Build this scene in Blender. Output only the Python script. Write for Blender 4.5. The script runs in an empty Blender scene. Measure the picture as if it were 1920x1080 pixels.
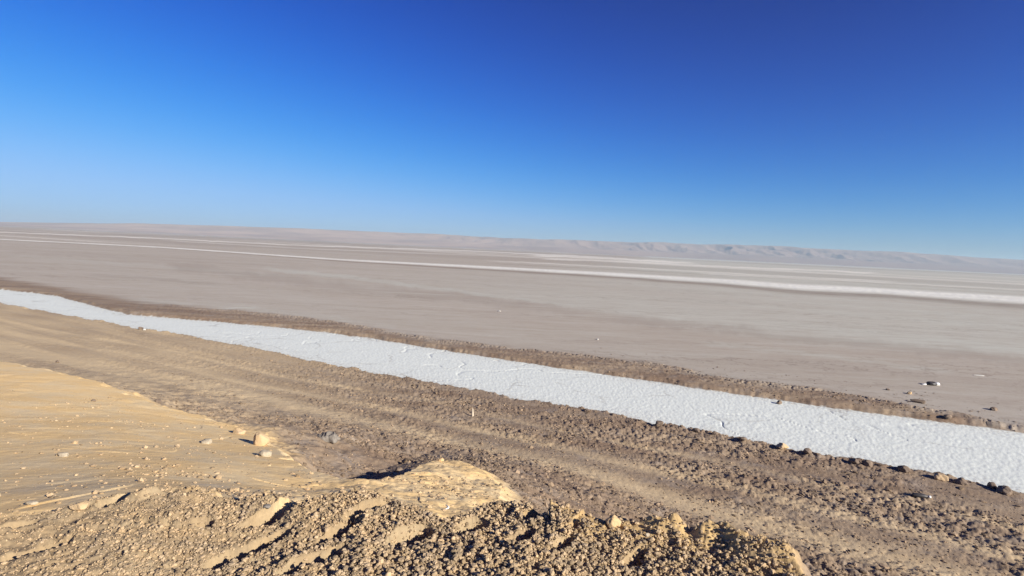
import bpy, math, random
import numpy as np
from mathutils import Vector, Matrix

# ------------------------------------------------------------------ camera
H = 4.5                       # eye height above the salt flat (metres)
F = 1050.0                    # focal length in pixels of the 1920 wide frame
ROLL = math.radians(2.71)
PITCH = -math.atan(72.4 / F)
scene = bpy.context.scene
cam_d = bpy.data.cameras.new("camera")
cam = bpy.data.objects.new("camera", cam_d)
scene.collection.objects.link(cam)
scene.camera = cam
cam_d.sensor_width = 36.0
cam_d.lens = 36.0 * F / 1920.0
cam_d.clip_start = 0.05
cam_d.clip_end = 60000.0
RM = Matrix.Rotation(math.radians(90) + PITCH, 3, 'X') @ Matrix.Rotation(ROLL, 3, 'Z')
cam.matrix_world = Matrix.Translation((0, 0, H)) @ RM.to_4x4()

# ------------------------------------------------------------------ light
SUN_EL = math.radians(23)
SUN_H = Vector((0.777, -0.629)).normalized()        # horizontal direction towards the sun
SKY_GRADE = ((.0030, 4.05, 2.5), (.0445, 2.70, 5.1), (.100, 2.78, 8.4))
world = bpy.data.worlds.new("World")
scene.world = world
world.use_nodes = True
wn = world.node_tree
bg = wn.nodes["Background"]
sky = wn.nodes.new("ShaderNodeTexSky")
sky.sky_type = 'NISHITA'
sky.sun_disc = False
sky.sun_elevation = SUN_EL
sky.sun_rotation = math.atan2(SUN_H.x, SUN_H.y)
sky.altitude = 0
sky.air_density = 1.0
sky.dust_density = 0.15
sky.ozone_density = 2.0
# deepen the sky's blue channel by channel (the camera's own vivid rendering of it)
sep = wn.nodes.new("ShaderNodeSeparateColor"); com = wn.nodes.new("ShaderNodeCombineColor")
wn.links.new(sky.outputs[0], sep.inputs[0])
def wmath(op, *v):
    n = wn.nodes.new("ShaderNodeMath"); n.operation = op
    for i, q in enumerate(v):
        if isinstance(q, (int, float)): n.inputs[i].default_value = q
        else: wn.links.new(q, n.inputs[i])
    return n.outputs[0]
for k, (gain, power, top) in enumerate(SKY_GRADE):
    v_ = wmath('MULTIPLY', wmath('POWER', wmath('MINIMUM', sep.outputs[k], 30.0), power), gain)
    wn.links.new(wmath('DIVIDE', v_, wmath('MULTIPLY_ADD', v_, 1 / top, 1.0)), com.inputs[k])
wn.links.new(com.outputs[0], bg.inputs['Color'])
bg.inputs['Strength'].default_value = 0.085
sun_d = bpy.data.lights.new("sun", 'SUN')
sun = bpy.data.objects.new("sun", sun_d)
scene.collection.objects.link(sun)
sun_d.energy = 5.0
sun_d.angle = math.radians(0.5)
sun_d.color = (1.0, 0.93, 0.82)
to_sun = Vector((SUN_H.x * math.cos(SUN_EL), SUN_H.y * math.cos(SUN_EL), math.sin(SUN_EL)))
sun.rotation_euler = to_sun.to_track_quat('Z', 'Y').to_euler()
scene.view_settings.view_transform = 'Standard'
scene.view_settings.look = 'None'
scene.view_settings.exposure = 0.75
scene.view_settings.gamma = 1.0
scene.cycles.volume_bounces = 1
scene.cycles.max_bounces = 4

# ------------------------------------------------------------------ helpers
rng = np.random.default_rng(11)
random.seed(11)
COL = scene.collection.objects

def W(px, py, z=0.0):
    """world point at height z seen at pixel (px, py) of the 1920x1080 photograph"""
    v = RM @ Vector(((px - 960) / F, (540 - py) / F, -1.0))
    k = (z - H) / v.z
    return np.array((v.x * k, v.y * k, z))

def hsh(ix, iy, seed):
    h = (ix.astype(np.int64) * 374761393 + iy.astype(np.int64) * 668265263 + seed * 1274126177) & 0xFFFFFFFF
    h = ((h ^ (h >> 13)) * 1274126177) & 0xFFFFFFFF
    h = ((h ^ (h >> 16)) * 2246822519) & 0xFFFFFFFF
    return (h ^ (h >> 15)) & 0xFFFFFFFF

def gn(x, y, seed=0):
    """gradient noise, about -1..1"""
    x0 = np.floor(x); y0 = np.floor(y)
    fx = x - x0; fy = y - y0
    ix = x0.astype(np.int64); iy = y0.astype(np.int64)
    def g(a, b):
        t = hsh(ix + a, iy + b, seed) * (2 * math.pi / 4294967296.0)
        return np.cos(t) * (fx - a) + np.sin(t) * (fy - b)
    u = fx * fx * fx * (fx * (fx * 6 - 15) + 10)
    v = fy * fy * fy * (fy * (fy * 6 - 15) + 10)
    a = g(0, 0); b = g(1, 0); c = g(0, 1); d = g(1, 1)
    return 1.5 * ((a + (b - a) * u) + ((c + (d - c) * u) - (a + (b - a) * u)) * v)

def fbm(x, y, oct=4, seed=0, gain=0.5):
    s = 0; a = 1.0; n = 0
    for i in range(oct):
        s = s + a * gn(x, y, seed + i * 17); n += a
        x = x * 2.03 + 3.1; y = y * 2.03 - 1.7; a *= gain
    return s / n * 1.3

def billow(x, y, oct=3, seed=0, gain=0.55):
    s = 0; a = 1.0; n = 0
    for i in range(oct):
        s = s + a * np.abs(gn(x, y, seed + i * 17)); n += a
        x = x * 2.1 + 3.1; y = y * 2.1 - 1.7; a *= gain
    return s / n

def cells(x, y, seed=0):
    """round lumps: 1 at a cell's centre falling to 0"""
    ix = np.floor(x).astype(np.int64); iy = np.floor(y).astype(np.int64)
    best = np.zeros_like(x)
    for a in (-1, 0, 1):
        for b in (-1, 0, 1):
            h = hsh(ix + a, iy + b, seed)
            px = ix + a + (h & 1023) / 1023.0
            py = iy + b + ((h >> 10) & 1023) / 1023.0
            r = 0.25 + 0.55 * (((h >> 20) & 1023) / 1023.0) ** 1.5
            d = ((x - px) ** 2 + (y - py) ** 2) / (r * r)
            best = np.maximum(best, np.sqrt(np.clip(1 - d, 0, 1)) * r)
    return best

def sst(a, b, x):
    t = np.clip((x - a) / (b - a), 0, 1)
    return t * t * (3 - 2 * t)

def smax(a, b, k):
    h = np.clip(0.5 + 0.5 * (a - b) / k, 0, 1)
    return b + (a - b) * h + k * h * (1 - h)

def sdist(x, y, poly):
    """signed distance to a polygon, positive inside"""
    d = np.full(x.shape, 1e18); ins = np.zeros(x.shape, bool)
    n = len(poly)
    for i in range(n):
        ax, ay = poly[i][:2]; bx, by = poly[(i + 1) % n][:2]
        ex, ey = bx - ax, by - ay
        t = np.clip(((x - ax) * ex + (y - ay) * ey) / (ex * ex + ey * ey + 1e-12), 0, 1)
        d = np.minimum(d, (x - ax - t * ex) ** 2 + (y - ay - t * ey) ** 2)
        c = ((ay > y) != (by > y))
        with np.errstate(divide='ignore', invalid='ignore'):
            xi = ax + (y - ay) * ex / (ey if abs(ey) > 1e-12 else 1e-12)
        ins ^= c & (x < xi)
    return np.where(ins, 1, -1) * np.sqrt(d)

# ------------------------------------------------------------------ plan of the place
DX, DY = 0.863, -0.505            # the direction the channel runs
NX, NY = 0.505, 0.863
ZCH = -0.12                       # level of the salt in the channel
def st(x, y):
    return x * DX + y * DY, x * NX + y * NY
def line(pts, z=0.0):
    w = [W(a, b, z) for a, b in pts]
    s = np.array([p[0] * DX + p[1] * DY for p in w]); t = np.array([p[0] * NX + p[1] * NY for p in w])
    o = np.argsort(s); s = s[o]; t = t[o]
    # carry the line on beyond both ends
    k0 = (t[1] - t[0]) / (s[1] - s[0]); k1 = (t[-1] - t[-2]) / (s[-1] - s[-2])
    k0 = np.clip(k0, -.25, .25); k1 = np.clip(k1, -.25, .25)
    s = np.concatenate(([s[0] - 400], s, [s[-1] + 400])); t = np.concatenate(([t[0] - 400 * k0 * .3], t, [t[-1] + 400 * k1 * .3]))
    return s, t
CH_FAR = line([(0, 543), (60, 549), (110, 556), (180, 575), (240, 590), (390, 602), (520, 614), (610, 623), (700, 635), (850, 660), (1000, 683),
               (1200, 712), (1400, 742), (1560, 765), (1700, 783), (1920, 812)], ZCH)
CH_NEAR = line([(0, 568), (60, 581), (120, 592), (200, 606), (340, 630), (470, 652), (590, 680), (700, 700), (850, 727), (950, 746), (1100, 770),
                (1300, 808), (1500, 848), (1640, 872), (1800, 900), (1920, 930)], ZCH)
BANK = line([(0, 520), (120, 540), (250, 563), (440, 583), (600, 600), (700, 612), (800, 632), (950, 652), (1100, 668), (1270, 690), (1380, 712),
             (1500, 728), (1700, 755), (1920, 792)], 0.05)
RDG_LO = line([(0, 449.5), (300, 464.5), (640, 488.5), (900, 503.5), (1200, 521), (1500, 543.5), (1700, 555.5), (1920, 570)], 0)
RDG_HI = line([(0, 448), (300, 462.5), (640, 485.5), (900, 498), (1200, 513.5), (1500, 532), (1700, 543), (1920, 554)], 0)
PALE_LO = line([(700, 525), (900, 553), (1160, 588), (1300, 610), (1500, 640), (1700, 656), (1920, 672)], 0)
TAN1 = line([(0, 622), (250, 668), (480, 725), (700, 762), (960, 826), (1150, 868), (1400, 920), (1650, 985), (1920, 1050)], 0)
TAN2 = line([(0, 650), (180, 690), (420, 738), (640, 790), (820, 830)], 0)
FARB = line([(0, 436), (300, 447.5), (640, 462), (900, 475), (1160, 486)], 0)

def band(pts, half, strength):
    # a long thin patch on the flat: its world end points kept as bearing and inverse distance (straight lines stay straight)
    lo = np.array([W(a, b + half) for a, b in pts]); hi = np.array([W(a, b - half) for a, b in pts])
    return (lo[:, 0] / lo[:, 1], 1 / lo[:, 1]), (hi[:, 0] / hi[:, 1], 1 / hi[:, 1]), strength
STREAKS = [band([(-400, 416), (0, 435), (300, 447), (560, 460), (880, 470.5), (1160, 483.5)], .9, .9), band([(300, 450), (560, 465.5), (827, 476), (1160, 489)], .8, .45),
           band([(980, 478), (1160, 485.5), (1240, 490), (1318, 495.5)], 1.7, .95), band([(1000, 484), (1200, 492), (1405, 502.5), (1560, 508), (1660, 513.5)], 1.5, .8),
           band([(1300, 497), (1500, 506), (1754, 520), (2100, 538)], 1.0, .4), band([(1300, 512), (1600, 527), (2100, 553)], 1.2, .5), band([(900, 488), (1200, 503), (1450, 517), (1700, 529)], 1.0, .55), band([(1250, 529), (1600, 555), (1950, 578)], 1.5, .4)]
DARKS = [band([(150, 437.5), (280, 442), (400, 446), (633, 454)], 1.0, .8), band([(500, 450), (700, 460), (960, 472.5), (1193, 483), (1400, 493), (1635, 504.5), (1912, 516.5), (2300, 534)], .8, .9),
         band([(1500, 512), (1750, 523.5), (2100, 540)], .8, .5), band([(900, 493), (1200, 508), (1500, 523), (2000, 551)], 1.2, .6), band([(1100, 520), (1400, 541), (1700, 560), (2000, 584)], 1.6, .7), band([(452, 584), (485, 588)], 2.2, .9)]
BROWNS = [band([(150, 514), (280, 522), (430, 535)], 2.5, .8), band([(300, 495), (560, 528), (700, 544), (900, 562), (1100, 590), (1350, 617), (1600, 643), (1950, 680)], 8, .75),
          band([(0, 470), (300, 485), (600, 505)], 4, .35), band([(1200, 660), (1600, 690), (1950, 725)], 9, .3)]
PALES = [band([(480, 502), (700, 525), (900, 551), (1160, 583), (1400, 612)], 3.5, .8), band([(0, 478), (300, 500), (560, 520)], 3, .3), band([(1300, 640), (1500, 662), (1800, 700)], 4, .4),
         band([(200, 560), (500, 580), (760, 615)], 6, .4), band([(380, 583), (450, 577), (505, 577)], 1.5, 1.0)]
def bands(lst, x, y, s, t, soft=.35):
    v = np.zeros_like(s); yy = np.maximum(y, .5); q0 = x / yy; iv = 1 / yy
    for lo, hi, k in lst:
        a = np.interp(q0, *lo); b = np.interp(q0, *hi)
        q = (iv - a) / (b - a) + .30 * gn(q0 * 25, q0 * 0 + k * 9, 7) + .18 * gn(q0 * 90, iv * 300, 8)
        e = .04
        m = sst(-soft, soft, q) * (1 - sst(1 - soft, 1 + soft, q)) * sst(lo[0][0], lo[0][0] + e, q0) * (1 - sst(lo[0][-1] - e, lo[0][-1], q0))
        v = np.maximum(v, m * k * (.85 + .35 * gn(q0 * 14, iv * 60, 17)))
    return np.clip(v, 0, 1)
BZ = 2.85
berm_px = [(-700, 1060), (-300, 995), (0, 968), (90, 955), (130, 948), (175, 936), (220, 925), (300, 922), (400, 925), (470, 930), (505, 934), (530, 944), (560, 950), (590, 946), (615, 940), (660, 936), (720, 938),
           (770, 950), (800, 968), (830, 972), (870, 962), (905, 950), (945, 940), (985, 950), (1020, 962), (1060, 972), (1095, 978), (1130, 985),
           (1165, 985), (1200, 1000), (1235, 998), (1262, 1002), (1290, 1020), (1330, 1012), (1365, 1014), (1395, 1038), (1440, 1048), (1470, 1066), (1500, 1095), (1580, 1180), (1800, 1500)]
BERM = [W(a, b, BZ) for a, b in berm_px]
BERM += [np.array((4.0, -3.0, 0)), np.array((-14.0, -3.0, 0))]
clay_px = [(-700, 618, 1.2), (-300, 650, 1.3), (0, 676, 1.35), (120, 703, 1.3), (205, 726, 1.25), (250, 745, 1.2), (300, 768, 1.15), (360, 780, 1.1), (430, 802, 1.05), (490, 806, 1.1), (505, 830, 1.1),
           (512, 858, 1.5), (560, 880, 1.75), (620, 896, 1.9), (690, 903, 1.95), (740, 893, 1.9), (790, 872, 1.45), (830, 860, 1.3), (865, 861, 1.28),
           (898, 878, 1.3), (922, 898, 1.35), (940, 920, 1.45), (930, 940, 1.9), (900, 1010, 2.2), (700, 1040, 2.4), (300, 1040, 2.6), (-700, 1120, 2.7)]
CLAY = [W(*p) for p in clay_px]
ctrl = [W(*p) for p in [(-500, 980, 2.8), (-500, 850, 2.2), (-500, 740, 1.75), (-500, 650, 1.35),
        (-250, 960, 2.75), (-250, 830, 2.1), (-250, 730, 1.7), (-250, 665, 1.4),
        (0, 955, 2.75), (0, 890, 2.45), (0, 820, 2.1), (0, 750, 1.75), (0, 700, 1.5), (0, 680, 1.35),
        (220, 920, 2.72), (200, 860, 2.25), (200, 800, 1.8), (220, 760, 1.4),
        (400, 920, 2.65), (400, 870, 2.15), (400, 830, 1.6), (430, 806, 1.15),
        (520, 920, 2.3), (505, 880, 1.95), (500, 845, 1.5),
        (560, 925, 2.1), (640, 925, 2.25), (620, 900, 1.95), (720, 925, 2.2), (740, 900, 1.95),
        (800, 930, 2.0), (850, 900, 1.62), (845, 872, 1.38), (850, 950, 2.0), (910, 915, 1.58), (922, 902, 1.42)]]
cp = np.array(ctrl)
def _k(r2): return 0.5 * r2 * np.log(r2 + 1e-9)
_n = len(cp)
_d2 = (cp[:, None, 0] - cp[None, :, 0]) ** 2 + (cp[:, None, 1] - cp[None, :, 1]) ** 2
_A = np.zeros((_n + 3, _n + 3)); _A[:_n, :_n] = _k(_d2) + np.eye(_n) * 0.25
_A[:_n, _n] = 1; _A[:_n, _n + 1] = cp[:, 0]; _A[:_n, _n + 2] = cp[:, 1]; _A[_n:, :_n] = _A[:_n, _n:].T
_w = np.linalg.solve(_A, np.concatenate((cp[:, 2], [0, 0, 0])))
def clay_z(x, y):
    z = _w[_n] + _w[_n + 1] * x + _w[_n + 2] * y
    for i in range(_n):
        z = z + _w[i] * _k((x - cp[i, 0]) ** 2 + (y - cp[i, 1]) ** 2)
    return z
# hollows in the near ground: pixel, height, radii (m) across / along, depth, turn
# (place, depth - negative for a swelling -, half width, half length, turn)
# (place, depth - negative for a swelling -, half width, half length, turn)
TURN = -.68
PITS = [(W(572, 953, 2.6), .36, .17, .30, TURN), (W(520, 990, 2.75), .20, .06, .24, TURN), (W(838, 970, 2.6), .42, .22, .34, TURN), (W(912, 957, 2.6), .30, .10, .28, TURN), (W(775, 962, 2.7), .2, .06, .14, TURN),
        (W(235, 950, 2.8), .10, .06, .14, TURN), 
        (W(470, 1035, 2.8), .16, .05, .26, TURN), (W(380, 1000, 2.8), .06, .05, .06, TURN), (W(770, 1020, 2.8), .14, .08, .16, TURN), (W(690, 975, 2.8), .14, .05, .16, TURN), (W(640, 1010, 2.8), .12, .04, .16, TURN),
        (W(1190, 1068, 2.8), .07, .04, .12, TURN), (W(1075, 972, 2.78), .06, .035, .10, TURN),
        (W(50, 1055, 2.8), .08, .04, .16, TURN), (W(20, 1005, 2.8), .06, .04, .12, TURN), (W(880, 1005, 2.8), .14, .07, .12, TURN), (W(590, 1062, 2.8), .10, .05, .2, TURN),
        (W(980, 1030, 2.8), .09, .05, .12, TURN), (W(1050, 1050, 2.8), .07, .04, .12, TURN), (W(1000, 985, 2.8), .12, .05, .12, TURN),
        # swellings
        (W(262, 950, 2.8), -.04, .12, .09, .2), (W(655, 945, 2.75), -.06, .16, .12, -.1), (W(990, 950, 2.75), -.06, .18, .14, .2),
        (W(1148, 985, 2.8), -.04, .10, .08, 0), (W(1245, 1015, 2.8), -.05, .18, .12, -.2), (W(1350, 1033, 2.8), -.05, .22, .14, -.2), (W(1425, 1075, 2.8), -.05, .22, .14, -.3)]

def height(x, y):
    """height and surface masks at world points (arrays)"""
    s, t = st(x, y)
    r = np.hypot(x, y)
    wob = 0.22 * gn(s * .9, t * .9, 5) + 0.12 * gn(s * 2.6, t * 2.6, 6) + .09 * gn(s * 6.5, t * 6.5, 4) * (r < 60)
    tf = np.interp(s, *CH_FAR); tn = np.interp(s, *CH_NEAR)
    dch = np.minimum(tf - t + wob * .5, t - tn + wob * 1.1)               # inside the channel > 0
    salt = sst(-0.05, 0.06, dch)
    tb = np.interp(s, *BANK)
    wob2 = 0.8 * gn(s * .25, t * .25, 8) + .5 * gn(s, t, 9)
    brown = 1 - sst(-1.2, 1.2, t - tb + wob2)                              # ground on this side of the far bank
    rl = np.interp(s, *RDG_LO); rh = np.interp(s, *RDG_HI)
    wr = (rh - rl) * .10 * gn(s * .08, t * .01, 14) + 0.35 * gn(s * .12, t * .02, 12) + 0.2 * gn(s * .5, t * .1, 13)
    u = (t - rl + wr) / np.maximum(rh - rl, 0.3)
    ridge = sst(-.10, .35, u) * (1 - sst(.6, 1.2, u))
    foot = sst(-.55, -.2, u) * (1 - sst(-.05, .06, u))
    near = r < 45
    # --- flat
    z = 0.02 * fbm(s * .05, t * .12, 3, 20) * (r < 600)
    z = z + ridge * (0.04 + .03 * gn(s * .25, t * .4, 31) + .05 * gn(s * 1.1, t, 32)) * (r < 700)
    z = z + foot * -0.05
    # --- brown mud
    zm = np.zeros_like(x)
    clay = np.zeros_like(x); rimm = np.zeros_like(x); grav = np.zeros_like(x); rough = np.zeros_like(x)
    n = near
    xs, ys, ss, ts = x[n], y[n], s[n], t[n]
    tn_, tf_, tb_ = tn[n], tf[n], tb[n]
    b_ = brown[n]
    warp = .25 * fbm(xs * .8, ys * .8, 2, 40)
    rg = sst(-.35, .35, fbm(ss * .18, ts * .7, 3, 41) + 0.1)
    farside = sst(0, .5, ts - tf_)
    lump = billow(ss * 1.5 + warp, ts * 2.8, 3, 43)
    fine = billow(xs * 6.5, ys * 6.5, 3, 47)
    cl = .7 * cells(ss * 3.2, ts * 6.5, 51) * (gn(ss * .9, ts * 1.6, 53) > -.1) + .8 * cells(ss * 7.0 + 3, ts * 11.0, 52)
    dist_l = sst(-14, 2, xs)                                           # rougher towards the right
    amp = (0.35 + 0.65 * rg) * (0.35 + .65 * dist_l)
    m = 0.055 * (lump - .3) * amp + 0.055 * (fine - .3) * amp + 0.060 * cl * amp * (.4 + .6 * rg)
    # wheel ruts and graded ridges that run along the channel
    m = m + 0.035 * gn(ts * 1.6 + .3 * gn(ss * .3, ts * .3, 60), ss * .03, 61) + .02 * gn(ts * 4, ss * .08, 62)
    # far bank: low crumbling spoil bank with a broken edge
    bk = sst(.05, .9, ts - tf_) * (1 - sst(-.3, .5, ts - tb_ + wob2[n] * .8))
    edge = np.exp(-((ts - tb_ + wob2[n] * .8 + .1) / .35) ** 2)
    m = np.where(farside > .02, bk * (0.03 + .05 * lump + .03 * cl) + edge * .06 * (cl > .18) + edge * .03 * fine + .004 * fine * (1 - b_), m)
    m = m + 0.035 * np.exp(-((tn_ - ts - .15) / .3) ** 2) * (.4 + fine)
    tt1 = np.interp(ss, *TAN1); tt2 = np.interp(ss, *TAN2)
    tr = np.maximum(np.maximum((.55 + .5 * gn(ss * .35, ts * .8, 63)) * np.exp(-((ts - tt1 + .15 * gn(ss * .4, ts * 0, 64)) / .24) ** 2), .8 * (.5 + .6 * gn(ss * .5, ts, 65)) * np.exp(-((ts - tt1 - 1.35) / .16) ** 2)), .8 * np.exp(-((ts - tt2) / .45) ** 2) * (ts > 0))
    tr = np.clip(tr, 0, 1); m = m * (1 - .5 * tr) - .02 * tr
    # --- clay spur and gravel mound
    dc = sdist(xs, ys, CLAY) + (.07 + .22 * sst(-1.5, -4, xs)) * fbm(xs * 1.7, ys * 1.7, 4, 70)
    db = sdist(xs, ys, BERM) + .07 * fbm(xs * 2.6, ys * 2.6, 3, 71) + .02 * fbm(xs * 9, ys * 9, 2, 72)
    apron = np.maximum(np.minimum(dc, 0), -30)
    dd = -np.minimum(0, np.maximum(dc, db))
    base = 1.05 * np.exp(-(dd / 2.3) ** 1.5) * (1 - .55 * sst(1.5, 4.5, xs)) + m
    zc = clay_z(xs, ys)
    zc = zc + .012 * fbm(xs * .8, ys * .8, 2, 74) + .0015 * billow(xs * 4, ys * 4, 3, 75) + .014 * cells(xs * 2.2, ys * 2.2, 76) * (gn(xs * .7, ys * .7, 77) > 0.05) \
        + .004 * cells(xs * 9, ys * 9, 78) - .006 * np.clip(gn(xs * .9 + .5 * gn(xs, ys, 3), ys * 1.6, 79) - .3, 0, 1)
    zc = zc + sst(-2.8, -1.2, xs) * (.035 * fbm(xs * 1.7, ys * 1.7, 3, 96) + .012 * fbm(xs * 6, ys * 6, 3, 97) + .012 * cells(xs * 8, ys * 8, 98))
    zc = np.minimum(zc, 2.80) - .5 * sst(.03, .35, db)
    out = np.maximum(0, -dc)
    slope = .40 + .75 * sst(-3.2, -2.4, xs) * (1 - sst(-.9, -.3, xs))
    zc = zc - out * slope - .10 * np.exp(-(dc / .18) ** 2) * 0
    zb = BZ + .05 * fbm(xs * .9, ys * .9, 3, 80) + .05 * (billow(xs * 2.2, ys * 2.2, 3, 81) - .3) + .016 * cells(xs * 22, ys * 22, 82) + .016 * cells(xs * 12, ys * 12, 85) * (gn(xs * 2, ys * 2, 89) > 0) + .018 * (billow(xs * 11, ys * 11, 3, 88) - .3) + .03 * cells(xs * 3, ys * 3, 86) * (gn(xs, ys, 87) > .1)
    zb = zb + .05 * np.exp(-(db / .22) ** 2) * (xs > .3) - np.maximum(0, -db) * (1.0 + .35 * gn(xs * 2.5, ys * 2.5, 83))
    zz = smax(zc, base, .06)
    ismud = base > zc
    isb = zb > zz
    zz = smax(zb, zz, .03)
    for p, dep, ra, rb, an in PITS:
        ca, sa = math.cos(an), math.sin(an)
        qx = (xs - p[0]) * ca + (ys - p[1]) * sa; qy = -(xs - p[0]) * sa + (ys - p[1]) * ca
        q = (qx / ra) ** 2 + (qy / rb) ** 2
        q = np.clip(1.15 - q * (1 + .45 * gn(xs * 9, ys * 9, 84)), 0, 1)
        zz = zz - dep * ((q ** .5) * (1 + .25 * gn(xs * 14, ys * 14, 98) + .12 * gn(xs * 33, ys * 33, 99)) if dep > 0 else sst(0, 1, q) * (1 + .25 * gn(xs * 5, ys * 5, 86)))
    g = sst(-.1, .08, db)
    rimm[n] = np.exp(-(np.maximum(db, 0) / (.16 + .10 * gn(xs * 2, ys * 2, 95))) ** 2) * sst(.0, .4, xs) * (db > -.3)
    clay[n] = np.where(ismud, 0, sst(-.30, .02, dc)) 
    clay[n] = np.maximum(sst(-.45, -.02, dc) * .999, 0) * np.where(ismud, .55, 1)
    grav[n] = g
    rough[n] = amp
    mz = (ts < tn_ + 8)
    zm[n] = zz
    w = brown * (1 - sst(38, 44, r))
    z = z * (1 - w) + zm * w
    # far bank rubble is part of zm but fades with brown; channel
    chz = ZCH + np.where(r < 60, .010 * (billow(x * 1.5, y * 1.5, 3, 90) - .3) + .006 * billow(x * 7, y * 7, 2, 91) + .009 * cells(x * 12, y * 12, 92)
                         - .022 * np.clip(.035 - np.abs(gn(x * .33 + .3 * gn(x, y, 3), y * .33, 93)), 0, 1) / .035 * (gn(x * .2, y * .2, 94) > -.1), 0)
    sz_ = sst(-.30, -.04, dch)
    z = z * (1 - sz_) + chz * sz_
    # --- colour patches
    pl = np.interp(s, *PALE_LO)
    pale = sst(-2.5, 2.5, t - pl + 2.5 * gn(s * .04, t * .1, 100)) * (.75 + .5 * fbm(s * .012, t * .08, 3, 101))
    pale = np.clip((pale + .55 * sst(0, 30, t - rh)) * sst(-60, 40, s + .3 * t) + .25 * np.clip(fbm(s * .01, t * .07, 3, 104), 0, 1), 0, 1)
    tan = np.zeros_like(x); tan[n] = tr
    tan = np.clip(tan + (1 - sst(-11, -1, x)) * .95 * brown * (t < tn) * (.7 + .3 * gn(s * .3, t * 1.2, 106)) , 0, 1)
    fb = np.interp(s, *FARB)
    streak = np.zeros_like(x)
    f = r > 130
    sf, tf2 = s[f], t[f]
    v = bands(STREAKS, x[f], y[f], sf, tf2)
    v = np.maximum(v, sst(.28, .5, gn(sf * .0018, tf2 * .011, 110) + .2 * gn(sf * .008, tf2 * .05, 111)) * (tf2 > rh[f] + 25) * .4)
    streak[f] = v
    darkp = np.zeros_like(x)
    darkp = bands(DARKS[-1:], x, y, s, t)
    darkp[f] = np.maximum(.5 * sst(.15, .45, gn(sf * .0012, tf2 * .006, 120)) * (tf2 > rh[f] + 60), bands(DARKS, x[f], y[f], sf, tf2))
    darkp = np.maximum(darkp, .85 * bands(BROWNS, x, y, s, t))
    pale = np.maximum(pale, bands(PALES, x, y, s, t))
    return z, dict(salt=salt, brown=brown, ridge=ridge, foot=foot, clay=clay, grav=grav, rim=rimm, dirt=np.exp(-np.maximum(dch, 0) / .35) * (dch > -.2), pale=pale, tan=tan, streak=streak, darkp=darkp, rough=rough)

# ------------------------------------------------------------------ materials
def nt(name):
    m = bpy.data.materials.new(name); m.use_nodes = True
    t = m.node_tree; b = t.nodes["Principled BSDF"]
    b.inputs['Roughness'].default_value = .95
    b.inputs['Specular IOR Level'].default_value = .15
    return m, t, b
def noise(t, scale, detail=4, vec=None, rough=.6):
    n = t.nodes.new("ShaderNodeTexNoise"); n.inputs['Scale'].default_value = scale
    n.inputs['Detail'].default_value = detail; n.inputs['Roughness'].default_value = rough
    if vec: t.links.new(vec, n.inputs['Vector'])
    return n.outputs['Fac']
def ramp(t, fac, a, b, lo=0.0, hi=1.0):
    n = t.nodes.new("ShaderNodeMapRange"); n.inputs['From Min'].default_value = a; n.inputs['From Max'].default_value = b
    n.inputs['To Min'].default_value = lo; n.inputs['To Max'].default_value = hi
    t.links.new(fac, n.inputs['Value']); return n.outputs[0]
def mix(t, fac, a, b, mode='MIX'):
    n = t.nodes.new("ShaderNodeMix"); n.data_type = 'RGBA'; n.blend_type = mode
    for k, v in ((0, fac), (6, a), (7, b)):
        if isinstance(v, (int, float)): n.inputs[k].default_value = v
        elif isinstance(v, tuple): n.inputs[k].default_value = (*v, 1)
        else: t.links.new(v, n.inputs[k])
    return n.outputs[2]
def attr(t, name):
    n = t.nodes.new("ShaderNodeAttribute"); n.attribute_name = name; return n.outputs['Fac']
def coords(t, scale=(1, 1, 1), rot=0):
    g = t.nodes.new("ShaderNodeNewGeometry"); m = t.nodes.new("ShaderNodeMapping")
    m.inputs['Scale'].default_value = scale; m.inputs['Rotation'].default_value = (0, 0, rot)
    t.links.new(g.outputs['Position'], m.inputs['Vector']); return m.outputs[0]
def math_(t, op, a, b):
    n = t.nodes.new("ShaderNodeMath"); n.operation = op
    for k, v in ((0, a), (1, b)):
        if isinstance(v, (int, float)): n.inputs[k].default_value = v
        else: t.links.new(v, n.inputs[k])
    return n.outputs[0]

C_FLAT = (.45, .395, .325); C_FLAT2 = (.41, .355, .285); C_PALE = (.50, .49, .415)
C_MUD = (.33, .25, .17); C_MUD2 = (.22, .155, .107); C_MUDGREY = (.27, .225, .185)
C_TAN = (.60, .46, .275); C_CLAY = (.78, .54, .25); C_CLAY2 = (.74, .56, .31); C_GRAV = (.36, .26, .145); C_SALT = (.70, .72, .64)

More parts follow.
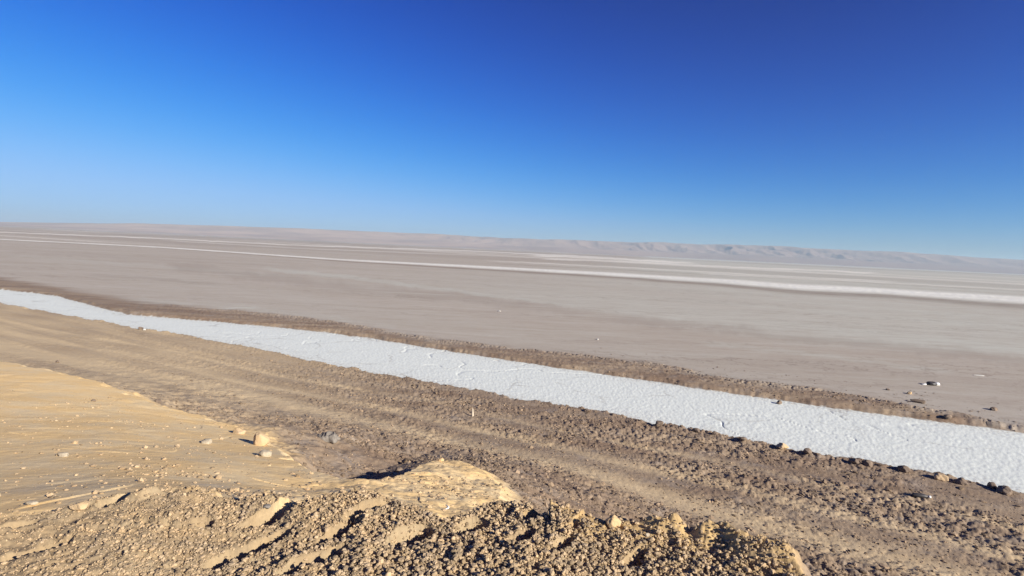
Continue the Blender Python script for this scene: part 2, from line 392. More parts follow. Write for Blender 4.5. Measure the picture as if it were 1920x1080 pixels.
def ground_material():
    m, t, b = nt("earth_and_salt")
    P = coords(t); A = math.atan2(-DY, DX)
    stv = coords(t, (.18, 1, 1), A)           # stretched along the channel
    n_big = noise(t, .12, 5, stv); n_mid = noise(t, 1.1, 6, stv); n_med = noise(t, 1.7, 6, P); n_small = noise(t, 9, 6, P, .7); n_grain = noise(t, 45, 4, P, .7)
    flat = mix(t, ramp(t, n_big, .35, .65), C_FLAT, C_FLAT2)
    flat = mix(t, ramp(t, n_mid, .55, .8, 0, .3), flat, C_PALE)
    flat = mix(t, attr(t, 'pale'), flat, C_PALE)
    flat = mix(t, math_(t, 'MULTIPLY', attr(t, 'darkp'), .45), flat, (.24, .19, .15))
    flat = mix(t, attr(t, 'streak'), flat, (.78, .74, .64))
    flat = mix(t, ramp(t, noise(t, 6, 5, coords(t, (.35, 1, 1), A)), .5, .75, 0, .35), flat, (.30, .245, .18))
    flat = mix(t, ramp(t, noise(t, 1.3, 7, coords(t, (.22, 1, 1), A), .7), .47, .68, 0, .55), flat, (.35, .285, .22))
    flat = mix(t, ramp(t, noise(t, .45, 7, coords(t, (.2, 1, 1), A), .7), .53, .7, 0, .5), flat, (.52, .49, .41))
    v2 = t.nodes.new("ShaderNodeTexVoronoi"); v2.feature = 'DISTANCE_TO_EDGE'; v2.inputs['Scale'].default_value = .9
    wv2 = t.nodes.new("ShaderNodeVectorMath"); wv2.operation = 'ADD'; t.links.new(coords(t, (.5, 1, 1), A), wv2.inputs[0])
    w2 = t.nodes.new("ShaderNodeTexNoise"); w2.inputs['Scale'].default_value = 2.5; w2.inputs['Detail'].default_value = 4; t.links.new(P, w2.inputs['Vector']); t.links.new(w2.outputs['Color'], wv2.inputs[1]); t.links.new(wv2.outputs[0], v2.inputs['Vector'])
    flat = mix(t, math_(t, 'MULTIPLY', ramp(t, v2.outputs['Distance'], .01, .05, 1, 0), ramp(t, noise(t, .16, 4, stv), .5, .62, 0, .5)), flat, (.20, .155, .12))
    mud = mix(t, ramp(t, n_mid, .38, .62), C_MUD, C_MUD2)
    mud = mix(t, ramp(t, n_med, .52, .72, 0, .8), mud, C_MUDGREY)
    mud = mix(t, ramp(t, n_small, .55, .75, 0, .5), mud, (.38, .28, .18))
    mud = mix(t, ramp(t, noise(t, 3.2, 6, coords(t, (.5, 1, 1), A), .75), .52, .66, 0, .6), mud, (.15, .105, .07))
    mud = mix(t, math_(t, 'MULTIPLY', attr(t, 'tan'), ramp(t, n_mid, .3, .65, .65, .95)), mud, C_TAN)
    c = mix(t, attr(t, 'brown'), flat, mud)
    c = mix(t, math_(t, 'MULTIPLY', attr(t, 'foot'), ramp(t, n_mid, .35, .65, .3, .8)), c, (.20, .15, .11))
    clay = mix(t, ramp(t, n_med, .42, .62), C_CLAY, C_CLAY2)
    clay = mix(t, ramp(t, noise(t, .9, 3, P), .58, .78, 0, .45), clay, (.62, .54, .41))
    clay = mix(t, ramp(t, n_small, .6, .8, 0, .5), clay, (.72, .55, .34))
    c = mix(t, attr(t, 'clay'), c, clay)
    gr = mix(t, ramp(t, n_small, .35, .65), C_GRAV, (.27, .20, .12))
    gr = mix(t, ramp(t, n_med, .5, .68, 0, .6), gr, (.40, .32, .20))
    gr = mix(t, math_(t, 'MULTIPLY', attr(t, 'rim'), ramp(t, n_med, .3, .6, .4, 1)), gr, (.56, .38, .16))
    c = mix(t, attr(t, 'grav'), c, gr)
    sal = mix(t, ramp(t, n_small, .3, .7), (.63, .66, .60), (.72, .74, .68))
    sal = mix(t, ramp(t, n_mid, .62, .8, 0, .3), sal, (.58, .59, .52))
    vor = t.nodes.new("ShaderNodeTexVoronoi"); vor.feature = 'DISTANCE_TO_EDGE'; vor.inputs['Scale'].default_value = .33
    wv = t.nodes.new("ShaderNodeVectorMath"); wv.operation = 'ADD'; wn_ = t.nodes.new("ShaderNodeTexNoise"); wn_.inputs['Scale'].default_value = 1.2; wn_.inputs['Detail'].default_value = 5
    t.links.new(P, wn_.inputs['Vector']); t.links.new(P, wv.inputs[0]); t.links.new(wn_.outputs['Color'], wv.inputs[1]); t.links.new(wv.outputs[0], vor.inputs['Vector'])
    crk = math_(t, 'MULTIPLY', ramp(t, vor.outputs['Distance'], .004, .02, 1, 0), ramp(t, noise(t, .5, 3, P), .47, .6, 0, .45))
    sal = mix(t, crk, sal, (.33, .31, .27))
    sal = mix(t, ramp(t, noise(t, 3.5, 6, P, .75), .60, .75, 0, .35), sal, (.50, .50, .45))
    sal = mix(t, math_(t, 'MULTIPLY', attr(t, 'dirt'), ramp(t, noise(t, 11, 5, P, .7), .50, .60, 0, .85)), sal, (.34, .27, .20))
    c = mix(t, attr(t, 'salt'), c, sal)
    c = mix(t, math_(t, 'MULTIPLY', attr(t, 'ridge'), ramp(t, noise(t, .5, 6, coords(t, (.05, 1, 1), A), .7), .35, .6, .45, 1)), c, (.80, .78, .69))
    gfac = ramp(t, n_grain, .25, .75, .86, 1.14)
    vm = t.nodes.new("ShaderNodeVectorMath"); vm.operation = 'SCALE'
    t.links.new(c, vm.inputs[0]); t.links.new(gfac, vm.inputs['Scale'])
    t.links.new(vm.outputs[0], b.inputs['Base Color'])
    bp = t.nodes.new("ShaderNodeBump"); bp.inputs['Strength'].default_value = .5; bp.inputs['Distance'].default_value = .02
    t.links.new(math_(t, 'ADD', n_small, math_(t, 'MULTIPLY', n_grain, .35)), bp.inputs['Height'])
    t.links.new(ramp(t, math_(t, 'MAXIMUM', attr(t, 'clay'), attr(t, 'salt')), 0, 1, .45, .15), bp.inputs['Strength'])
    t.links.new(bp.outputs[0], b.inputs['Normal'])
    return m
M_GROUND = ground_material()

def stone_material(name, c1, c2, scale=6, rand=True):
    m, t, b = nt(name)
    P = coords(t)
    c = mix(t, ramp(t, noise(t, scale, 5, P), .35, .65), c1, c2)
    if rand:
        g = t.nodes.new("ShaderNodeNewGeometry")
        sc = ramp(t, g.outputs['Random Per Island'], 0, 1, .6, 1.35)
        vm = t.nodes.new("ShaderNodeVectorMath"); vm.operation = 'SCALE'
        t.links.new(c, vm.inputs[0]); t.links.new(sc, vm.inputs['Scale']); c = vm.outputs[0]
    t.links.new(c, b.inputs['Base Color'])
    bp = t.nodes.new("ShaderNodeBump"); bp.inputs['Strength'].default_value = .6; bp.inputs['Distance'].default_value = .01
    t.links.new(noise(t, 60, 4, P), bp.inputs['Height']); t.links.new(bp.outputs[0], b.inputs['Normal'])
    return m
M_CLOD = stone_material("tan_clods", (.45, .32, .18), (.35, .265, .17))
M_MUDC = stone_material("mud_clods", (.33, .24, .155), (.20, .145, .10), 3)
M_ROCK = stone_material("dark_rock", (.24, .18, .13), (.15, .115, .09), 5, False)
M_TANROCK = stone_material("tan_rock", (.56, .39, .20), (.48, .36, .23), 5, False)
M_PALEROCK = stone_material("pale_rock", (.50, .42, .30), (.38, .32, .23), 5, False)
M_GREYROCK = stone_material("grey_rock", (.27, .24, .20), (.15, .13, .11), 9, False)
M_SALTROCK = stone_material("salt_lump", (.55, .54, .49), (.46, .44, .39), 5, False)

# ------------------------------------------------------------------ the ground, one continuous sheet cut by kind of surface
def mesh_from(name, V, Fq, mat, attrs=None, smooth=True):
    me = bpy.data.meshes.new(name)
    k = Fq.shape[1]
    me.vertices.add(len(V)); me.vertices.foreach_set("co", V.astype(np.float32).ravel())
    me.loops.add(Fq.size); me.loops.foreach_set("vertex_index", Fq.astype(np.int32).ravel())
    me.polygons.add(len(Fq)); me.polygons.foreach_set("loop_start", np.arange(0, Fq.size, k, dtype=np.int32))
    me.polygons.foreach_set("loop_total", np.full(len(Fq), k, np.int32))
    me.polygons.foreach_set("use_smooth", np.full(len(Fq), smooth, bool))
    me.update(calc_edges=True)
    if attrs:
        for kx, v in attrs.items():
            a = me.attributes.new(kx, 'FLOAT', 'POINT'); a.data.foreach_set("value", v.astype(np.float32))
    me.materials.append(mat)
    o = bpy.data.objects.new(name, me); COL.link(o)
    return o

def structure(o): o["kind"] = "structure"; return o

def build_ground():
    th = np.concatenate((np.arange(78, 64, -.8), np.arange(64, 40, -.08), np.arange(40, 12, -.06), np.arange(12, 3, -.04), np.arange(3, .6, -.025), np.arange(.6, .1, -.012), [.1, .09, .08, .07, .06, .05, .04, .03, .02, .012]))
    rr = H / np.tan(np.radians(th))
    az = np.radians(np.concatenate((np.arange(-75, -49, .5), np.arange(-49, 49, .066), np.arange(49, 75.1, .5))))
    R, A = np.meshgrid(rr, az, indexing='ij')
    X = (R * np.sin(A)).ravel(); Y = (R * np.cos(A)).ravel()
    Z, m = height(X, Y)
    # skirt of ground behind the camera, below the mound
    V = np.stack((X, Y, Z), 1)
    nr, na = R.shape
    i = np.arange(nr - 1)[:, None] * na + np.arange(na - 1)[None, :]
    Fq = np.stack((i, i + 1, i + na + 1, i + na), -1).reshape(-1, 4)
    Fq = Fq[:, ::-1]
    # class of each face
    g = m['grav'] > .5; cl = (m['clay'] > .6) & ~g; sa = m['salt'] > .5; ri = (m['ridge'] > .5)
    br = m['brown'] > .5
    cls = np.where(g, 4, np.where(cl, 3, np.where(sa, 2, np.where(ri, 5, np.where(br, 1, 0)))))
    fc = cls[Fq[:, 0]]
    for k, name in enumerate(("salt_flat", "mud_ground", "salt_channel", "clay_slope", "gravel_mound", "salt_ridge")):
        f = Fq[fc == k]
        if not len(f): continue
        ids, inv = np.unique(f, return_inverse=True)
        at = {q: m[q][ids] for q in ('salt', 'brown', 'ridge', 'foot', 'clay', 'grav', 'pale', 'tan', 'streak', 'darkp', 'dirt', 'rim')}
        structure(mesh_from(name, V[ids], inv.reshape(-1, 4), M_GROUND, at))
build_ground()

# ground that carries the mound on round behind the camera
def rear_ground():
    V = []; Fc = []
    a = np.radians(np.linspace(75, 285, 61)); rs = np.array([.957, 3, 5, 12, 60, 400, 4000, 20000.])
    zs = np.array([2.85, 2.8, 2.6, 1.0, 0, 0, 0, 0])
    for r, z in zip(rs, zs):
        for q in a: V.append((r * math.sin(q), r * math.cos(q), z if r > 1 else 2.85))
    n = len(a)
    for i in range(len(rs) - 1):
        for j in range(n - 1): Fc.append((i * n + j, (i + 1) * n + j, (i + 1) * n + j + 1, i * n + j + 1))
    m, t, b = nt("rear_earth")
    t.links.new(mix(t, ramp(t, noise(t, .5, 5, coords(t)), .35, .65), C_MUD, C_TAN), b.inputs['Base Color'])
    structure(mesh_from("ground", np.array(V), np.array(Fc)[:, ::-1], m))
rear_ground()

# ------------------------------------------------------------------ hills on the horizon
def hills():
    sil = [(-700, 6), (-300, 6), (0, 7), (100, 10), (250, 16), (400, 19), (560, 21), (700, 22), (820, 23.5), (900, 22), (1000, 22.5), (1120, 25), (1200, 25.5), (1240, 28), (1300, 27),
           (1400, 32), (1500, 30.5), (1560, 30), (1650, 31), (1750, 30), (1850, 27.5), (1920, 27), (2300, 26), (2700, 20)]
    az = np.radians(np.arange(-56, 56, .08))
    d = np.linspace(0, 1, 46)
    px = 960 + F * np.tan(az)
    hp = np.interp(px, [p[0] for p in sil], [p[1] for p in sil])
    R0 = 4300.0; DEP = 2400.0
    top = hp / F * (R0 + DEP * .78) * np.cos(az) ** .7
    D, AZ = np.meshgrid(d, az, indexing='ij')
    Rr = (R0 + D * DEP) / np.cos(AZ) ** .3
    X = Rr * np.sin(AZ); Y = Rr * np.cos(AZ)
    T = np.broadcast_to(top, D.shape)
    u = X / 1000.0; v = Y / 1000.0
    apron = .34 * sst(0, .42, D) ** 1.2
    rug = sst(600, 1150, np.broadcast_to(px, D.shape))
    body = .66 * sst(.36, .80, D)
    er = billow(u * 2.2 + .3 * fbm(u, v, 2, 5), v * 1.2, 4, 200)
    er2 = 1 - np.abs(gn(u * 4.2 + .25 * gn(u * 3, v * 3, 9), v * 1.3, 205))
    gate = sst(.30, .55, D) * (1 - .85 * sst(.74, .82, D))
    Z = T * (apron + body) - T * gate * rug * (.42 * er + .20 * (1 - er2)) * (.5 + 1.0 * np.clip(.5 + gn(u * .9, v * .3, 221), 0, 1)) + T * .05 * fbm(u * 2.5, v * 2.5, 3, 210) * sst(.1, .5, D)
    Z = Z - 40 * sst(.86, 1, D) - 4 * (D < .01)
    V = np.stack((X, Y, Z), -1).reshape(-1, 3)
    nr, na = D.shape
    i = np.arange(nr - 1)[:, None] * na + np.arange(na - 1)[None, :]
    Fq = np.stack((i + na, i + na + 1, i + 1, i), -1).reshape(-1, 4)
    m, t, b = nt("hill_rock")
    P = coords(t, (1, 1, 3))
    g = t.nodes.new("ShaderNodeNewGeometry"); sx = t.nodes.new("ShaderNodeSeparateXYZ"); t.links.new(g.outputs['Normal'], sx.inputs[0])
    sp = t.nodes.new("ShaderNodeSeparateXYZ"); t.links.new(g.outputs['Position'], sp.inputs[0])
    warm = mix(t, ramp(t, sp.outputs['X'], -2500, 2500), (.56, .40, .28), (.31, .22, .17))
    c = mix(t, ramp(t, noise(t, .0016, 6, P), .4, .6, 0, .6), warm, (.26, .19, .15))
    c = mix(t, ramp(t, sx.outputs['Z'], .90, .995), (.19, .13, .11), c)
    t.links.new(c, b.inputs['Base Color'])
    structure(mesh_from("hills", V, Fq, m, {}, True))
hills()

# ------------------------------------------------------------------ clods and pebbles (nobody could count them)
import bmesh
def ico(sub):
    bm = bmesh.new(); bmesh.ops.create_icosphere(bm, subdivisions=sub, radius=1.0)
    bm.verts.ensure_lookup_table()
    V = np.array([v.co[:] for v in bm.verts]); Fc = np.array([[v.index for v in f.verts] for f in bm.faces]); bm.free()
    return V, Fc
ICO1 = ico(1); ICO2 = ico(2); ICO4 = ico(4)

def scatter(name, pts, size, mat, label, cat, proto, sink=.25, nproto=10, flat=(.55, .95), rough=.22):
    """one mesh of many lumps; pts (n,3)"""
    PV, PF = proto
    n = len(pts)
    protos = []
    for k in range(nproto):
        q = PV * (1 + rough * rng.normal(size=(len(PV), 1)).clip(-1.6, 1.6))
        q = q * rng.uniform(.7, 1.25, size=(1, 3)); protos.append(q)
    protos = np.array(protos)
    pk = rng.integers(0, nproto, n)
    L = protos[pk]
    a = rng.uniform(0, 2 * math.pi, n); ca, sa = np.cos(a)[:, None], np.sin(a)[:, None]
    x = L[:, :, 0] * ca - L[:, :, 1] * sa; y = L[:, :, 0] * sa + L[:, :, 1] * ca
    z = L[:, :, 2] * rng.uniform(flat[0], flat[1], n)[:, None]
    S = size[:, None]
    V = np.stack((x * S + pts[:, 0:1], y * S + pts[:, 1:2], z * S + pts[:, 2:3] + (1 - 2 * sink) * S * .35), -1).reshape(-1, 3)
    Fc = (PF[None] + (np.arange(n) * len(PV))[:, None, None]).reshape(-1, 3)
    o = mesh_from(name, V, Fc, mat, None, False)
    o["label"] = label; o["category"] = cat; o["kind"] = "stuff"
    return o

def sample(n, rmin, rmax, azmax, key, power=1.0):
    """random points in a wedge in front of the camera, kept by key(masks,x,y,z)"""
    u = rng.uniform(0, 1, n)
    r = (rmin ** (1 - power + 1e-6) + u * (rmax ** (1 - power + 1e-6) - rmin ** (1 - power + 1e-6))) ** (1 / (1 - power + 1e-6)) if power != 1 else rmin * (rmax / rmin) ** u
    a = np.radians(rng.uniform(-azmax, azmax, n))
    x = r * np.sin(a); y = r * np.cos(a)
    z, m = height(x, y)
    k = key(m, x, y, z) > rng.uniform(0, 1, n)
    return np.stack((x, y, z), 1)[k]

def lod(pts): return np.hypot(pts[:, 0], pts[:, 1])
# pebbly clods on the mound top
def dens(m, x, y, z):
    left = sst(-2.6, -.6, x)
    g = m['grav'] > .6
    patch = sst(-.5, .35, fbm(x * 1.3, y * 1.3, 3, 300) + .55 * left)
    return g * (.30 + .70 * patch * (.5 + .5 * left)) * (1 - .25 * left) * (1 - .85 * m['rim'])
p = sample(210000, 2.3, 5.2, 49, dens)
lf = sst(-2.4, -.4, p[:, 0] + .5 * gn(p[:, 0] * 1.5, p[:, 1] * 1.5, 301))
sz = (.0034 + .0015 * lf) * np.exp(rng.normal(0, .50, len(p))).clip(.45, 3.0)
p[:, 2] += rng.uniform(0, 1.5, len(p)) * sz * lf
big = sz > .006
scatter("clods", p[big], sz[big], M_CLOD, "loose tan clods and pebbles covering the near gravel mound", "pebbles", ICO2, rough=.17, flat=(.45, .95))
scatter("gravel", p[~big], sz[~big], M_CLOD, "fine tan grit between the pebbles of the near mound", "gravel", ICO1)
# rubble on the mud
def densm(m, x, y, z):
    s, t = st(x, y)
    return (m['grav'] < .1) * (m['clay'] < .3) * (m['salt'] < .02) * (m['brown'] > .4) * np.clip(m['rough'] * 1.1 - .1, 0, 1) * (1 - .85 * m['tan']) * (.25 + .75 * sst(-.2, .3, fbm(s * .4, t * 1.1, 3, 310)))
p = sample(150000, 5.5, 24, 49, densm)
sz = .0165 * np.exp(rng.normal(0, .5, len(p))).clip(.4, 3.6)
scatter("rubble", p, sz, M_MUDC, "brown mud crumbs strewn between the mound and the white channel", "rubble", ICO1, sink=.5, flat=(.35, .75))
def densc(m, x, y, z):
    return (m['grav'] < .3) * (m['clay'] > .5) * (.15 + .85 * sst(.1, .4, fbm(x * .9, y * .9, 3, 320)))
p = sample(32000, 3.0, 13, 49, densc)
sz = .0075 * np.exp(rng.normal(0, .6, len(p))).clip(.4, 3.5)
scatter("crumbs", p, sz, M_CLOD, "sparse small tan crumbs lying on the smooth clay slope", "crumbs", ICO1)
# broken crust beyond the channel and at the foot of the far ridge
def densk(m, x, y, z):
    s, t = st(x, y)
    tb = np.interp(s, *BANK)
    e = np.exp(-((t - tb + .2) / .7) ** 2) * sst(.05, .4, gn(s * .8, t * 1.5, 330)) * sst(-16, -2, s)
    e = e + .5 * np.exp(-((t - tb - 1.8) / 1.3) ** 2) * sst(.25, .5, gn(s * .9, t * 2.2, 333)) * sst(-12, -3, s)
    return np.clip(e, 0, 1) * (m['salt'] < .02) * (t > np.interp(s, *CH_FAR))
p = sample(50000, 12, 36, 49, densk)
sz = .019 * np.exp(rng.normal(0, .45, len(p))).clip(.4, 2.5)
scatter("broken_crust", p, sz, M_ROCK, "dark broken mud crust edging the far bank of the white channel", "crust", ICO1, flat=(.3, .6))
def densr(m, x, y, z):
    s, t = st(x, y)
    d = np.interp(s, *RDG_LO) - t
    return np.exp(-((d - 9) / 11) ** 2) * (d > 2) * sst(20, 50, s) * sst(0, .3, gn(s * .25, t * .35, 340))
p = sample(40000, 50, 120, 46, densr)
sz = .06 * np.exp(rng.normal(0, .4, len(p))).clip(.4, 2.5)
scatter("flat_crust", p, sz, M_MUDC, "dark crust fragments scattered on the grey flat before the far salt ridge", "crust", ICO1, flat=(.3, .6))

# ------------------------------------------------------------------ single stones and finds
def hz(x, y):
    z, _ = height(np.array([x, x]), np.array([y, y])); return float(z[0])
def ground_point(px, py):
    """walk along the ray through the pixel until it meets the ground"""
    v = RM @ Vector(((px - 960) / F, (540 - py) / F, -1.0)); v.normalize()
    tt = np.geomspace(2.5, 900, 4000)
    X, Y, Z = v.x * tt, v.y * tt, H + v.z * tt
    g, _ = height(X, Y)
    k = int(np.argmax(Z < g))
    return X[k], Y[k], float(g[k])

def rock_mesh(seed, stretch=(1, 1, 1), jag=.5):
    V, Fc = ICO4
    r = np.random.default_rng(seed)
    q = V.copy()
    # planar cuts give facets
    for _ in range(11):
        nrm = r.normal(size=3); nrm /= np.linalg.norm(nrm); d = r.uniform(.55, .9)
        k = q @ nrm; q = q - np.outer(np.clip(k - d, 0, None) * .92, nrm)
    o1, o2 = r.uniform(0, 50, 2)
    n = gn(q[:, 0] * 2.3 + o1 + q[:, 2], q[:, 1] * 2.3 + o2 - q[:, 2] * .7, seed) * .13 * jag + gn(q[:, 0] * 6 + o1 + q[:, 2] * 5, q[:, 1] * 6 + q[:, 2] * 4, seed + 5) * .07 * jag
    q = q * (1 + n[:, None]) * np.array(stretch)
    return q, Fc

def thing(o, label, cat, group=None):
    o["label"] = label; o["category"] = cat
    if group: o["group"] = group
    return o

_seed = [500]
def rock(px, py, wpx, mat, label, hfac=.65, kind="stone", group=None, dep=.9, jag=1.0, rot=None, sink=.25):
    _seed[0] += 7
    x, y, z = ground_point(px, py + wpx * hfac * .35)
    w = wpx / F * math.hypot(x, y) * .5
    q, Fc = rock_mesh(_seed[0], (1, dep, hfac * 1.0), jag)
    a = random.uniform(-.5, .5) if rot is None else rot
    o = mesh_from(kind, q * w, Fc, mat, None, True)
    o.location = (x, y, z + w * hfac * (1 - 2 * sink)); o.rotation_euler = (0, 0, a)
    return thing(o, label, kind, group)

G1 = "dark stones along the near edge of the white salt channel"
edge = [(1100, 769, 11, "small dark stone on the near channel edge, leftmost of the row"),
        (1150, 777, 10, "small dark stone on the near channel edge, second from the left in the row"),
        (1235, 793, 18, "angular dark stone with a tan side, third from the left on the near channel edge"),
        (1305, 807, 14, "dark stone on the near channel edge, fourth from the left in the row"),
        (1340, 812, 10, "low flat stone on the near channel edge, fifth from the left in the row"),
        (1392, 822, 15, "dark stone half on the white salt, sixth from the left in the row"),
        (1466, 838, 20, "large pale brown block on the near channel edge, seventh from the left in the row"),
        (1513, 847, 16, "brown stone on the near channel edge just right of the pale block"),
        (1602, 864, 18, "dark stone on the near channel edge, left one of a close pair"),
        (1627, 869, 19, "dark stone on the near channel edge, right one of a close pair"),
        (1692, 879, 20, "dark stone alone on the near channel edge, right of the close pair"),
        (1764, 895, 20, "brown block with a shadowed left side, fourth from the right on the channel edge"),
        (1802, 903, 20, "flat dark stone on the near channel edge, third from the right"),
        (1859, 910, 15, "small dark stone on the near channel edge, second from the right"),
        (1884, 920, 22, "long dark stone on the near channel edge, rightmost of the row")]
for i, (a, b, w, l) in enumerate(edge):
    rock(a, b, w, M_TANROCK if i in (6, 11) else M_ROCK, l, .6, "stone", G1)
rock(1461, 754, 12, M_ROCK, "dark stone on the far edge of the white channel, left one", .7, "stone", "stones on the far edge of the channel")
rock(1777, 781, 13, M_ROCK, "dark stone on the far edge of the white channel, right one", .6, "stone", "stones on the far edge of the channel")
rock(1723, 753, 24, M_ROCK, "long dark slab of crust lying on the brown bank beyond the channel", .3, "slab", dep=.35, rot=-.5)
rock(1705, 737, 9, M_TANROCK, "orange brown stone on the flat above the long dark slab", .6, "stone")
rock(1665, 730, 7, M_ROCK, "tiny dark stone on the flat left of the orange brown stone", .6, "stone")
rock(1863, 767, 12, M_ROCK, "dark stone on the flat near the right edge, above the far bank", .5, "stone")
rock(263, 616, 9, M_ROCK, "small dark stone at the near edge of the channel, far to the left", .7, "stone")
rock(271, 618, 5, M_SALTROCK, "tiny white salt lump beside the small dark stone at the far left channel edge", .7, "salt lump")
rock(108, 678, 6, M_ROCK, "tiny dark stone on the tan track above the clay slope", .8, "stone")
rock(297, 752, 13, M_ROCK, "dark stone at the upper edge of the clay slope", .75, "stone")
rock(176, 751, 7, M_ROCK, "small dark stone on the smooth clay, left of the one at the slope edge", .7, "stone")
rock(308, 860, 8, M_TANROCK, "small tan stone in the middle of the smooth clay slope", .7, "stone")
rock(118, 853, 24, M_PALEROCK, "flat pale grey stone lying on the clay slope at the left", .35, "stone", dep=.6)
rock(60, 944, 18, M_PALEROCK, "whitish stone beside the small hollows at the left mound edge", .4, "stone", dep=.6)
rock(150, 948, 30, M_TANROCK, "rounded orange tan clod beside the dark hollow at the left", .5, "clod", jag=.5)
rock(490, 822, 27, M_TANROCK, "rounded upright tan boulder at the end of the clay slope", 1.35, "boulder", jag=.6, dep=.8)
rock(497, 850, 22, M_PALEROCK, "pale knobbly stone just below the rounded tan boulder", .7, "stone")
rock(447, 808, 26, M_TANROCK, "low tan clod left of the rounded boulder", .5, "clod", jag=.6)
rock(388, 828, 22, M_PALEROCK, "pale lump of clay half sunk in the slope left of the boulder", .45, "clod", jag=.6)
rock(1148, 976, 34, M_TANROCK, "yellow tan pointed block at the right rim of the mound", .8, "boulder", jag=.9, dep=.7)
rock(1213, 1003, 9, M_PALEROCK, "small upright pale stone on the right rim of the mound", 1.1, "stone")
rock(590, 966, 12, M_PALEROCK, "pale stone on the lip of the big dark hollow left of centre", .7, "stone")
rock(500, 962, 14, M_GREYROCK, "grey stone inside the small dark hollow on the mound", .6, "stone")
rock(826, 862, 14, M_TANROCK, "small tan clod on top of the clay hump", .7, "clod")
rock(716, 884, 18, M_ROCK, "dark lump in the shaded hollow left of the clay hump", .6, "stone")
rock(748, 880, 16, M_ROCK, "smaller dark lump right of the other in the shaded hollow", .6, "stone")

# crumpled grey slab with ribs, lying in the rubble
def ribbed_slab(px, py, wpx):
    x, y, z = ground_point(px, py)
    w = wpx / F * math.hypot(x, y)
    nu, nv = 40, 22; V = []; Fc = []
    for side in (0, 1):
        for j in range(nv):
            for i in range(nu):
                u = i / (nu - 1); v = j / (nv - 1)
                e = min(1, 6 * u, 6 * (1 - u), 5 * v, 5 * (1 - v)) ** .5
                zz = .16 * e * (1 + .5 * math.sin(u * 3.0)) + .022 * math.sin(u * 31 + 5 * v + 2.5 * math.sin(6 * v + 9 * u)) * e + .04 * math.sin(7 * v + 4 * u)
                V.append(((u - .5) * w + .03 * w * math.sin(9 * v + 5 * u), (v - .5) * w * .62 * (1 - .35 * u * u) + .05 * w * math.sin(11 * u), (zz if side else -.06) * w))
    N = nu * nv
    for j in range(nv - 1):
        for i in range(nu - 1):
            a = j * nu + i
            Fc.append((a + N, a + 1 + N, a + nu + 1 + N, a + nu + N)); Fc.append((a + nu, a + nu + 1, a + 1, a))
    ring = [i for i in range(nu)] + [j * nu + nu - 1 for j in range(1, nv)] + [(nv - 1) * nu + i for i in range(nu - 2, -1, -1)] + [j * nu for j in range(nv - 2, 0, -1)]
    for k in range(len(ring)):
        a, b = ring[k], ring[(k + 1) % len(ring)]; Fc.append((a, b, b + N, a + N))
    o = mesh_from("crumpled_sheet", np.array(V), np.array(Fc), M_GREYROCK, None, True)
    o.location = (x, y, z + .02); o.rotation_euler = (.12, -.1, -.2)
    thing(o, "crumpled grey ribbed sheet lying in the brown rubble above the clay ridge", "sheet")
ribbed_slab(613, 826, 44)

# upright peg
def peg(px, py, hpx):
    x, y, z = ground_point(px, py)
    h = hpx / F * math.hypot(x, y)
    m, t, b = nt("weathered_wood")
    P = coords(t, (30, 30, 2))
    t.links.new(mix(t, ramp(t, noise(t, 3, 4, P), .35, .65), (.62, .54, .42), (.48, .40, .30)), b.inputs['Base Color'])
    V = []; Fc = []
    prof = [(-.25, .105), (0, .115), (.25, .11), (.5, .095), (.8, .07), (.95, .05), (1.0, .03)]
    for k, (zz, rr) in enumerate(prof):
        for q in range(8):
            a = q * math.pi / 4; rx = rr * (1.15 if q % 2 == 0 else .95)
            V.append((h * (rx * math.cos(a) - .03 * zz), h * rx * .8 * math.sin(a), h * zz))
    for k in range(len(prof) - 1):
        for q in range(8): Fc.append((k * 8 + q, k * 8 + (q + 1) % 8, (k + 1) * 8 + (q + 1) % 8, (k + 1) * 8 + q))
    for q in (1, 3, 5):
        e = (len(prof) - 1) * 8; Fc.append((e, e + q, e + q + 1, e + (q + 2) % 8))
    o = mesh_from("wooden_peg", np.array(V), np.array(Fc), m, None, False)
    o.location = (x, y, z); thing(o, "pale upright peg standing in the brown mud before the white channel", "peg")
peg(886, 781, 16)

# litter: curl of white plastic on the clay, white-and-dark bundle on the flat, bottle in the mud
def plastic(name, col):
    m, t, b = nt(name); b.inputs['Roughness'].default_value = .5; b.inputs['Specular IOR Level'].default_value = .4
    t.links.new(mix(t, noise(t, 20, 3, coords(t)), col, tuple(c * .85 for c in col)), b.inputs['Base Color']); return m
M_WHITE = plastic("white_plastic", (.82, .81, .78)); M_DARK = plastic("dark_plastic", (.05, .045, .045))
def curl(px, py, wpx):
    x, y, z = ground_point(px, py); w = wpx / F * math.hypot(x, y)
    V = []; Fc = []; n = 18
    for i in range(n):
        a = -1.2 + 2.6 * i / (n - 1); wd = .16 * math.sin(math.pi * (i + .6) / n)
        c = (.5 * math.cos(a), .5 * math.sin(a))
        for dr, dz in ((-wd, .02), (0, .12), (wd, .02), (0, -.02)):
            V.append(((c[0] * (1 + dr * 2)) * w, c[1] * (1 + dr * 2) * w, (dz + .08 * i / n) * w))
    for i in range(n - 1):
        for q in range(4): Fc.append((i * 4 + q, i * 4 + (q + 1) % 4, (i + 1) * 4 + (q + 1) % 4, (i + 1) * 4 + q))
    Fc += [(3, 2, 1, 0), ((n - 1) * 4, (n - 1) * 4 + 1, (n - 1) * 4 + 2, (n - 1) * 4 + 3)]
    o = mesh_from("plastic_scrap", np.array(V), np.array(Fc), M_WHITE, None, True)
    o.location = (x, y, z + .01); thing(o, "curved white plastic scrap on the clay hump beside the dark hollow", "litter")
curl(833, 954, 15)
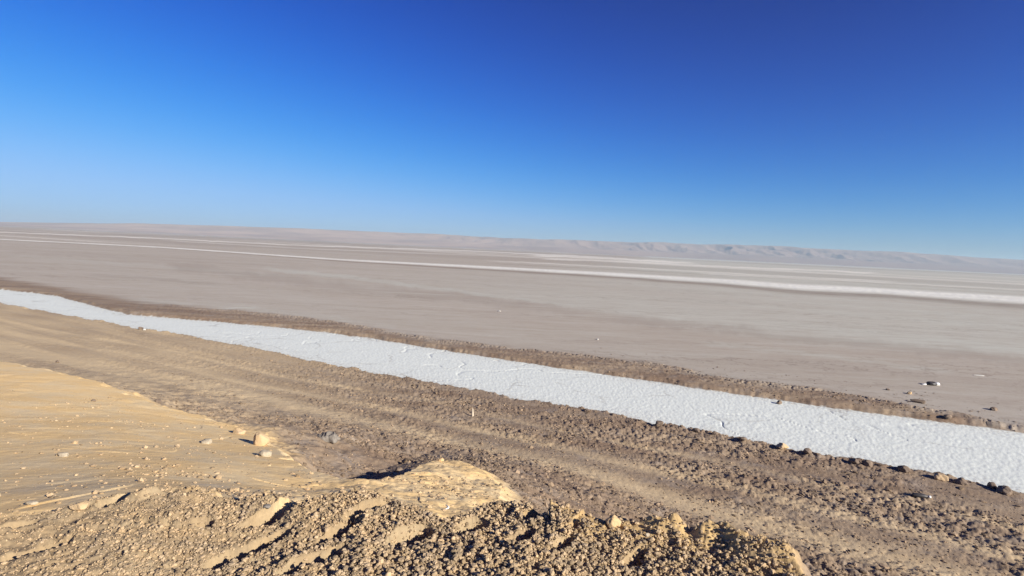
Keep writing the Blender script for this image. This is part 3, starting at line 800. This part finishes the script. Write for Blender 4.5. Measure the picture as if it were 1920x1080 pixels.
def bundle(px, py, wpx):
    x, y, z = ground_point(px, py); w = wpx / F * math.hypot(x, y)
    e = bpy.data.objects.new("litter_bundle", None); COL.link(e); e.location = (x, y, z)
    thing(e, "dark bundle with a white end lying alone on the grey flat beyond the channel", "litter")
    q, Fc = rock_mesh(901, (.36, .2, .15), 1.2); o = mesh_from("dark_bag", q * w, Fc, M_DARK, None, True); o.parent = e; o.location = (0, 0, .08 * w)
    q, Fc = rock_mesh(907, (.18, .14, .13), 1.2); o = mesh_from("white_bag", q * w, Fc, M_WHITE, None, True); o.parent = e; o.location = (.32 * w, -.03 * w, .07 * w)
    q, Fc = rock_mesh(911, (.22, .12, .05), 1.2); o = mesh_from("loose_sheet", q * w, Fc, M_WHITE, None, True); o.parent = e; o.location = (-.42 * w, .02 * w, .03 * w)
bundle(1746, 722, 24)
def bottle(px, py, lpx):
    x, y, z = ground_point(px, py); L = lpx / F * math.hypot(x, y)
    e = bpy.data.objects.new("bottle", None); COL.link(e); e.location = (x, y, z + .03); e.rotation_euler = (0, 0, -.25)
    thing(e, "dark bottle with a white cap lying in the rough mud at the right", "bottle")
    def lathe(nm, prof, mat):
        V = []; Fc = []; k = 14
        for a_, r_ in prof:
            for q in range(k):
                t_ = 2 * math.pi * q / k; V.append((a_ * L, r_ * L * math.cos(t_), r_ * L * math.sin(t_)))
        for i in range(len(prof) - 1):
            for q in range(k): Fc.append((i * k + q, i * k + (q + 1) % k, (i + 1) * k + (q + 1) % k, (i + 1) * k + q))
        o = mesh_from(nm, np.array(V), np.array(Fc), mat, None, True); o.parent = e
    lathe("bottle_body", [(-.5, .001), (-.5, .12), (-.47, .14), (.1, .14), (.25, .10), (.32, .05), (.38, .05)], M_DARK)
    lathe("cap", [(.36, .001), (.36, .075), (.5, .075), (.5, .001)], M_WHITE)
bottle(1728, 933, 24)
rock(1120, 636, 5, M_SALTROCK, "tiny white salt lump on the brown flat beyond the channel", .7, "salt lump")
rock(936, 583, 7, M_SALTROCK, "pale salt fleck on the far brown flat near the middle", .4, "salt lump")
rock(1835, 704, 14, M_SALTROCK, "thin white salt patch lump on the flat right of the dark bundle", .15, "salt lump", dep=.3)

# ------------------------------------------------------------------ haze
def haze():
    bm = bmesh.new(); bmesh.ops.create_cube(bm, size=1.0)
    for v in bm.verts:
        v.co.x *= 30000; v.co.y = v.co.y * 26000 + 1000; v.co.z = -62 if v.co.z < 0 else 205
    me = bpy.data.meshes.new("haze"); bm.to_mesh(me); bm.free()
    o = bpy.data.objects.new("haze", me); COL.link(o); o["kind"] = "stuff"; o["label"] = "pale dusty desert haze over the whole salt flat"; o["category"] = "haze"
    m = bpy.data.materials.new("haze"); m.use_nodes = True; t = m.node_tree; t.nodes.remove(t.nodes["Principled BSDF"])
    v = t.nodes.new("ShaderNodeVolumePrincipled"); v.inputs['Color'].default_value = (.57, .74, .85, 1); v.inputs['Density'].default_value = 1.1e-4
    v.inputs['Anisotropy'].default_value = 0.1
    t.links.new(v.outputs[0], t.nodes["Material Output"].inputs['Volume'])
    me.materials.append(m)
haze()
